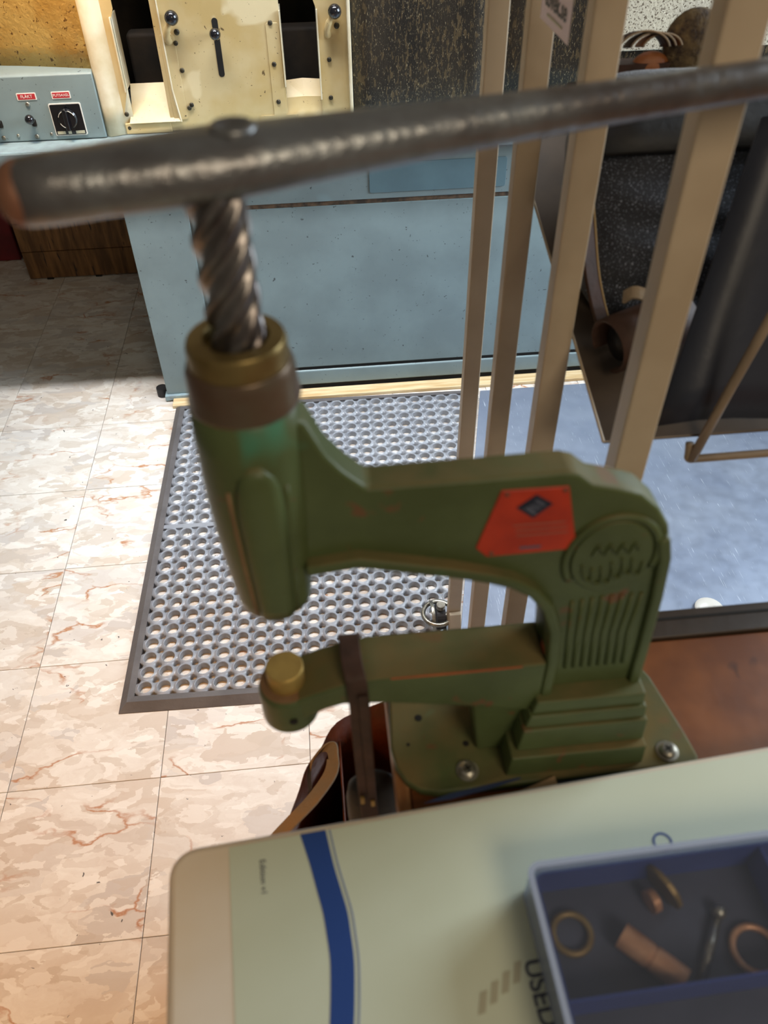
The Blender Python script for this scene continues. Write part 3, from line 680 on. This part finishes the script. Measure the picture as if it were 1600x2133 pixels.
obj('divider', sheet([[(-.02+.0*k, .41+.04*k, z) for z in (.05, .2, .35, .47)] for k in range(6)], .003), 'leather_cognac', bgx, smooth=True)
hp_ = smooth_path([(-.110, .452, .515), (-.085, .474, .520), (-.060, .497, .522), (-.036, .528, .522), (-.029, .550, .522), (-.030, .572, .519), (-.042, .575, .515), (-.058, .564, .505), (-.066, .552, .488), (-.068, .546, .45)], 5)
wid = []
for i, p in enumerate(hp_):
    t_ = i/len(hp_); wid.append(Vector((.016, -.012, .010)) if t_ < .45 else Vector((.016-.006*t_, .006, .014)))
obj('handle', ribbon(hp_, wid, .003), 'suede_tan', bgx, bevel=.0006)

# ================================================================== board, sheet and print
RZ = math.radians(4.4); BO = Vector((-.1408, .2654, 0)); bex = Vector((math.cos(RZ), math.sin(RZ), 0)); bey = Vector((math.sin(RZ), -math.cos(RZ), 0))
ZB = .9278
def BP(u, v, z): return BO+bex*u+bey*v+Vector((0, 0, z))
nv = obj('navy_booklet', prism([tuple(BP(*p, 0).xy) for p in ((.20, .000), (.272, -.0035), (.274, -.0075), (.55, .0), (.55, .20), (.20, .20))], 'z', BZ+.0004, .9125), 'navy_card', bevel=.0008, origin=BP(.35, .1, BZ))
tag(nv, 'dark navy booklet lying under the white board on the bench', 'booklet')
cd = obj('tan_card', prism([tuple(BP(*p, 0).xy) for p in ((.268, -.004), (.300, -.0115), (.300, .04), (.266, .04))], 'z', .9127, .9136), 'tan_card', origin=BP(.28, 0, .9127))
tag(cd, 'small tan card sticking out behind the white board', 'card')
bd = obj('white_board', prism([tuple(BP(*p, 0).xy) for p in rrect(0, .62, 0, .32, .020, 6)], 'z', .9138, ZB), 'board_white', bevel=.0068, seg=5, origin=BP(.3, .15, .9138))
tag(bd, 'cream-white plastic board with rounded corner lying on the bench in front', 'board')
ms = obj('mint_sheet', prism([tuple(BP(*p, 0).xy) for p in ((.0440, .0065), (.615, .0055), (.615, .315), (.0440, .315))], 'z', ZB+.0001, ZB+.0004), 'mint', origin=BP(.3, .15, ZB))
tag(ms, 'pale mint green printed sheet with a curved blue band on the white board', 'sheet')
ZP = ZB+.0005
def flat(name, pts, m, z0=ZP, z1=ZP+.00015): return obj(name, prism(pts, 'z', z0, z1), m, ms)
L_ = [(-.0445, .2665), (-.038, .244), (-.034, .227), (-.030, .210), (-.028, .195), (-.0265, .180), (-.027, .163), (-.0285, .143), (-.033, .10), (-.04, .05)]
R_ = [(-.0255, .2680), (-.021, .243), (-.017, .226), (-.013, .209), (-.0115, .194), (-.0105, .179), (-.0113, .162), (-.013, .143), (-.018, .10), (-.025, .05)]
flat('blue_band', [(p.x, p.y) for p in smooth_path([(x, y, 0) for x, y in L_], 4)]+[(p.x, p.y) for p in smooth_path([(x, y, 0) for x, y in R_], 4)][::-1], 'print_blue')
flat('blue_line', [(p.x+.0022, p.y) for p in smooth_path([(x, y, 0) for x, y in R_], 4)]+[(p.x+.0034, p.y) for p in smooth_path([(x, y, 0) for x, y in R_], 4)][::-1], 'print_pale_blue')
flat('navy_wedge', [(.049, .2808), (.0715, .2868), (.126, .2942), (.1275, .2928), (.10, .2868), (.07, .2818)], 'navy_card', ZB+.0006, ZB+.0008)
text('small_lettering', 'Edition v1', basis((-.0712, .2385, ZP), bey, bex), .0062, 0, 'print_dark', ms)
text('large_lettering', 'USED O', basis((.1075, .150-.012, ZP), bey, bex), .0165, .0003, 'print_dark', ms)
for k in range(4):
    a = Vector((.065+.0085*k, .1385+.0050*k))
    flat('hatch_stripe', [tuple(a), (a.x+.0050, a.y+.0010), (a.x+.0085, a.y+.0135), (a.x+.0035, a.y+.0125)], 'print_grey')
c0 = Vector((.2185, .2335)); n = 28
bm = B(); lo_ = [[bm.verts.new((c0.x+r*math.cos(2*math.pi*k/n), c0.y+r*math.sin(2*math.pi*k/n), z)) for k in range(n)] for r, z in ((.0056, ZP), (.0072, ZP), (.0072, ZP+.00015), (.0056, ZP+.00015))]
for i in range(4):
    for k in range(n): bm.faces.new((lo_[i][k], lo_[i][(k+1) % n], lo_[(i+1) % 4][(k+1) % n], lo_[(i+1) % 4][k]))
obj('printed_ring', bm, 'print_blue', ms)

# ================================================================== clear compartment box with small parts
RB = math.radians(1.6); KO = Vector((.1088, .2125, 0)); kex = Vector((math.cos(RB), math.sin(RB), 0)); key_ = Vector((math.sin(RB), -math.cos(RB), 0))
def KP(u, v, z): return KO+kex*u+key_*v+Vector((0, 0, z))
z0 = ZB+.0012; z1 = .968
pb = thing('parts_box', KP(.15, .1, z0), 'clear plastic parts box with blue compartments on the mint sheet', 'box')
def shell(u0, u1, v0, v1, r, th, za, zb):
    o_ = rrect(u0, u1, v0, v1, r, 5); i_ = rrect(u0+th, u1-th, v0+th, v1-th, max(r-th, .001), 5)
    return loft([[KP(u, v, za) for u, v in i_], [KP(u, v, za) for u, v in o_], [KP(u, v, zb) for u, v in o_], [KP(u, v, zb) for u, v in i_], [KP(u, v, za) for u, v in i_]], cap=False)
W_, D_ = .30, .20
bm = shell(0, W_, 0, D_, .008, .0025, z0, z1-.003); bmesh.ops.remove_doubles(bm, verts=bm.verts, dist=1e-6)
obj('outer_wall', bm, 'clear_wall', pb)
obj('floor_panel', prism([tuple(KP(u, v, 0).xy) for u, v in rrect(.003, W_-.003, .003, D_-.003, .006)], 'z', z0, z0+.0015), 'tray_floor', pb)
bm = shell(.0045, W_-.0045, .0045, D_-.0045, .006, .0014, z0+.0016, z1-.0065); bmesh.ops.remove_doubles(bm, verts=bm.verts, dist=1e-6)
obj('blue_liner', bm, 'blue_tray', pb)
def kbox(u0, u1, v0, v1, za, zb):
    q = [(u0, v0), (u1, v0), (u1, v1), (u0, v1)]; return loft([[KP(u, v, za) for u, v in q], [KP(u, v, zb) for u, v in q]])
obj('divider', kbox(.006, W_-.006, .0795, .0812, z0+.0016, z1-.008), 'blue_tray', pb)
obj('divider', kbox(.162, .1637, .006, .0794, z0+.0016, z1-.008), 'blue_tray', pb)
obj('lid', prism([tuple(KP(u, v, 0).xy) for u, v in rrect(-.001, W_+.001, -.001, D_+.001, .009)], 'z', z1-.0028, z1-.0012), 'clear', pb)
bm = shell(-.001, W_+.001, -.001, D_+.001, .009, .004, z1-.0012, z1); bmesh.ops.remove_doubles(bm, verts=bm.verts, dist=1e-6)
obj('lid_rim', bm, 'clear_wall', pb)
zi = z0+.0018
def part(name, bm, m, label, cat, group='metal fittings in the clear parts box', o_=(.18, .15, zi), **kw): return tag(obj(name, bm, m, origin=o_, **kw), label, cat, group)
part('copper_sleeve', rev((.166, .172, zi+.0085), (.030, -.030, 0), [(.006, 0), (.0085, 0), (.0085, .020), (.0078, .0205), (.0078, .022), (.0085, .0225), (.0085, .044), (.006, .044), (.006, 0)], 24), 'copper', 'copper-coloured metal sleeve lying across the compartment of the clear box', 'fitting')
part('brass_disc', rev((.2005, .197, zi+.0137), (1, .5, .25), [(.0, 0), (.0165, 0), (.0165, .003), (.0135, .0045), (.0, .0045)], 28), 'brass_dull', 'brass disc standing on edge at the back of the clear box', 'fitting')
part('brass_stud', rev((.190, .190, zi+.008), (1, .3, 0), [(0, 0), (.008, .001), (.008, .006), (.004, .008), (0, .008)], 20), 'copper', 'small brass stud beside the standing disc in the clear box', 'fitting')
part('steel_rod', ball((.2365, .1805, zi+.0052), .005, 14, 8, bm=cyl((.2365, .180, zi+.0032), (.2085, .140, zi+.0032), .0032, 12)), 'zinc', 'thin grey metal rod with a ball end in the clear box', 'rod', smooth=True)
def torus(c, R_t, r_t, tilt=0):
    bm = B(); n1, n2 = 28, 8; vs = [[bm.verts.new((c[0]+(R_t+r_t*math.cos(2*math.pi*j/n2))*math.cos(2*math.pi*i/n1), c[1]+(R_t+r_t*math.cos(2*math.pi*j/n2))*math.sin(2*math.pi*i/n1), c[2]+r_t*math.sin(2*math.pi*j/n2))) for j in range(n2)] for i in range(n1)]
    for i in range(n1):
        for j in range(n2): bm.faces.new((vs[i][j], vs[(i+1) % n1][j], vs[(i+1) % n1][(j+1) % n2], vs[i][(j+1) % n2]))
    return bm
part('brass_ring', torus((.252, .156, zi+.0025), .0145, .0025), 'copper', 'brass ring at the right of the clear box', 'ring', smooth=True)
part('dull_ring', torus((.135, .178, zi+.0025), .0125, .0025), 'brass_dull', 'dull dark brass ring at the left of the clear box', 'ring', smooth=True)
part('brass_ferrule', rev((.262, .112, zi), (0, 0, 1), [(.009, 0), (.009, .010), (.006, .013), (0, .013)], 20), 'brass_dull', 'brass ferrule in the front compartment of the clear box', 'fitting')

# ================================================================== display rack
RX = .2355; PY = [1.122, .915, .713, .4875]; SW, SD = .028, .022
rk = thing('display_rack', (.55, .85, 0), 'beige metal display rack with square uprights and a tilted brown shelf', 'rack')
for side in (0, 1):
    for i, y in enumerate(PY):
        x0 = RX if side == 0 else 1.15; wx = SW
        obj('upright', box(x0, x0+wx, y, y+SD, .03 if i else .055, 1.85), 'slat', rk, bevel=.0022)
    obj('top_rail', box(x0, x0+wx, PY[3]-.02, PY[0]+SD+.02, 1.85, 1.88), 'slat', rk, bevel=.002)
for y in (PY[3], PY[0]): obj('cross_rail', box(RX+SW, 1.15, y, y+SD, 1.852, 1.878), 'slat', rk, bevel=.002)
for y in (PY[3]+.002, ): obj('cross_rail', box(RX+SW, 1.15, y, y+.02, .06, .09), 'slat', rk, bevel=.002)
obj('foot_bracket', prism([(1.094, .030), (1.122, .030), (1.122, .105), (1.112, .105), (1.094, .06)], 'x', RX+.001, RX+SW-.001), 'slat', rk, bevel=.0015)
def caster(x, y, dz=.004):
    w_ = obj('caster', rev((x-.012, y, .034+dz), (1, 0, 0), [(.0, 0), (.014, 0), (.030, .002), (.030, .022), (.014, .024), (0, .024)], 28), 'black_rubber', rk)
    obj('hub', cyl((x-.016, y, .034+dz), (x+.016, y, .034+dz), .010, 18), 'zinc', w_)
    pts = smooth_path([(x-.019, y-.034, .010+dz), (x-.019, y-.037, .034+dz), (x-.019, y-.026, .060+dz), (x-.019, y, .070+dz), (x-.019, y+.026, .060+dz)], 6)
    obj('fork_guard', ribbon(pts, (.008, 0, 0), .006), 'zinc', w_, bevel=.0015)
    obj('swivel_ring', torus((x-.006, y-.004, .052+dz), .035, .0055), 'zinc', w_, smooth=True)
    obj('stem', cyl((x, y, .066+dz), (x, y, .078+dz), .010, 16), 'zinc', w_)
caster(RX-.012, 1.155, .016); caster(1.16, 1.15); caster(1.16, .50); caster(RX+.012, .535)
# tilted shelf: front edge low, back edge high
SY0, SZ0, SY1, SZ1 = .5865, 1.0155, 1.10, 1.163
def shz(y): return SZ0+(SZ1-SZ0)*(y-SY0)/(SY1-SY0)
sx0, sx1 = .2655, 1.148
bm = loft([[(sx0, SY0, SZ0-.003), (sx1, SY0, SZ0-.003), (sx1, SY1, SZ1-.003), (sx0, SY1, SZ1-.003)], [(sx0, SY0, SZ0), (sx1, SY0, SZ0), (sx1, SY1, SZ1), (sx0, SY1, SZ1)]])
obj('shelf', bm, 'tray_brown', rk, bevel=.0008, seg=1)
obj('shelf_edge', tube([(sx0, SY0, SZ0), (sx0, SY1, SZ1)], .0016, 8), 'slat', rk)
wz = .9925
obj('wire_lip', tube(smooth_path([(.353, SY0-.003, wz+.016), (.3535, SY0-.006, wz+.006), (.354, SY0-.008, wz), (.362, SY0-.008, wz-.001)], 4)+[Vector((1.148, SY0-.008, wz))], .0042, 10), 'wire', rk, smooth=True)
obj('wire_lip', tube([(.356, SY0-.010, wz), (.372, SY0-.010, 1.08), (.400, SY0-.010, 1.22), (.43, SY0-.010, 1.37)], .0048, 10), 'wire', rk, smooth=True)
# lot tag on the side of the rack
tg = obj('lot_tag', sheet([[(RX-.003, .862, 1.319), (RX-.003, .862, 1.40)], [(RX-.003, .763, 1.318), (RX-.003, .763, 1.40)]], .0006), 'tag_paper', origin=(RX-.003, .81, 1.319))
tag(tg, 'white lot tag with dark lettering fixed to the side of the rack', 'tag')
text('lettering', 'tovek.se', basis((RX-.0036, .812, 1.3395), (0, -1, 0), (0, 0, 1)), .022, .0004, 'print_dark', tg)
obj('fine_print_line', box(RX-.0039, RX-.0034, .785, .838, 1.3255, 1.3275), 'print_grey', tg)

# ================================================================== goods on the rack shelf
bg_ = thing('suede_bag', (.42, .85, shz(.72)), 'black suede bag with fold creases slumped on the tilted rack shelf', 'bag')
rings = []
n = 48
for q_ in range(26):
    h = .178*q_/25; t_ = q_/25
    sx_ = .80 if q_ == 0 else (.97 if t_ < .8 else .97-.5*(t_-.8)**1.5*5); sy_ = 1 if t_ < .5 else 1-.55*(t_-.5)**1.4*2
    r_ = []
    for k in range(n):
        a = 2*math.pi*k/n; ca = math.copysign(abs(math.cos(a))**.45, math.cos(a)); sa = math.copysign(abs(math.sin(a))**.45, math.sin(a))
        fold = .007*math.sin(t_*19+1.2*math.sin(ca*2.2)+.6)*(1 if sa < 0 else .3)*(1-t_)+.003*math.sin(t_*31+ca*3)
        r_.append((.435+.157*sx_*ca, .815+(.10*sy_+fold)*sa+.28*h, shz(.815+.10*sy_*sa)+h*.88+.002))
    rings.append(r_)
obj('body', loft(rings), 'suede', bg_, smooth=True, sub=1)
gr = [[(.285+.05*i, .787+.030*j, 1.225+.009*j-(.010 if j == 0 else 0)) for j in range(4)] for i in range(7)]
obj('flap', sheet(gr, .006), 'leather_black', bg_, smooth=True)
obj('top_roll', tube([(.275+.05*i, .878, 1.245+.002*math.sin(i)) for i in range(7)], .011, 12), 'leather_black', bg_, smooth=True)
stp = smooth_path([(.276, .80, 1.20), (.2745, .755, 1.158), (.2755, .727, 1.124), (.281, .712, 1.098), (.288, .705, 1.078), (.294, .702, 1.062)], 5)
obj('side_strap', ribbon(stp, [Vector((.016, .006, -.006))]*len(stp), .004), 'leather_brown', bg_, bevel=.0008)
obj('strap_edge', tube([p+Vector((.0085, .003, .0005)) for p in stp], .0011, 6), 'leather_edge', bg_, smooth=True)
lr = thing('leather_roll', (.32, .67, shz(.67)), 'dark brown curled leather roll lying in front of the suede bag', 'leather roll')
grid = []
ra = Vector((.84, .30, .10)).normalized(); ru = Vector((0, -.25, 1)); ru = (ru-ra*ru.dot(ra)).normalized(); rv = ra.cross(ru); rc = Vector((.283, .664, 1.0745))
for i in range(25):
    a = math.radians(-140+i*290/24); r = .0245+.003*i/24
    grid.append([rc+ra*(.022*j)+ru*(r*math.cos(a))+rv*(r*math.sin(a)) for j in range(5)])
obj('roll', sheet(grid, .004), 'leather_brown', lr, smooth=True)
obj('roll_edge', tube([g_[0] for g_ in grid], .0012, 6), 'leather_brown', lr, smooth=True)
obj('inner_roll', tube([rc+ra*.012+Vector((0, 0, -.004)), rc+ra*.09+Vector((0, 0, -.004))], .017, 14), 'leather_black', lr, smooth=True)
obj('curled_tip', ribbon(smooth_path([(.300, .690, 1.112), (.306, .684, 1.120), (.316, .680, 1.119), (.328, .678, 1.112), (.338, .676, 1.104)], 5), (.003, .010, .007), .003), 'suede_tan', lr)
lrs = 'leather offcut rolls behind the suede bag'
for k, (x, m_) in enumerate(((.372, 'leather_brown'), (.398, 'leather_tan'))):
    pass
lk = thing('leather_offcut', (.39, .945, shz(.94)), 'curled brown leather offcut with orange inside behind the suede bag', 'leather')
dyo = .045
for j in range(3):
    gr = []
    for i in range(15):
        a = math.radians(15+i*150/14); r = .030-.0035*j
        gr.append([(.378+.012*j+r*math.cos(a)*(1), .935+dyo-.008*q+.004*j, shz(.93)+.012+.128+r*.72*math.sin(a)+.002*q) for q in range(4)])
    obj('curl', sheet(gr, .0018), 'leather_brown' if j < 2 else 'leather_tan', lk, smooth=True)
    obj('curl_edge', tube([r_[3] for r_ in gr], .0011, 6), 'suede_tan', lk, smooth=True)
obj('lining', ball((.40, .94+dyo, shz(.93)+.125), .022, sq=(1, .5, .7)), 'leather_tan', lk, smooth=True)
obj('core', box(.36, .42, .93+dyo, .955+dyo, shz(1.0)+.001, shz(.93)+.13), 'leather_brown', lk)
br = thing('bristle_brush', (.45, .99, shz(.99)), 'dark brown bristle brush standing behind the suede bag', 'brush')
obj('bristle_block', ball((.447, .990, shz(.990)+.13), .034, 18, 12, sq=(1, .5, 1.0)), 'fur', br, smooth=True)
for k in range(7):
    a = math.radians(60+k*9)
    obj('bristle_tuft', tube(smooth_path([(.462+.002*k, .992, shz(.990)+.13), (.468+.002*k, .990, shz(.990)+.155), (.474+.0035*k, .988, shz(.990)+.165+.006*k)], 4), [.004, .004, .0035, .003, .0025, .002, .0015, .001, .0005], 6), 'fur', br, smooth=True)
obj('brush_handle', cyl((.447, .991, shz(.991)+.003), (.447, .991, shz(.991)+.12), .012, 14), 'leather_brown', br)

# dark hide hanging over the bag at the right of the shelf
gr = []
for i in range(10):
    t_ = i/9; xl = .318+.075*t_; row = []
    for j in range(9):
        u_ = j/8; x = xl+u_*(.62-xl); y = SY0+.004+.118*t_-.012*t_*math.sin(7*u_+1); z = SZ0+.012+.245*t_**.92+.004*math.sin(9*u_)
        row.append((x, y, max(z, shz(y)+.008)))
    gr.append(row)
tag(obj('leather_hide', sheet(gr, .003), 'hide_navy', smooth=True, origin=(.45, SY0+.01, SZ0+.01)), 'smooth blue-black leather hide draped over the right end of the suede bag', 'hide')
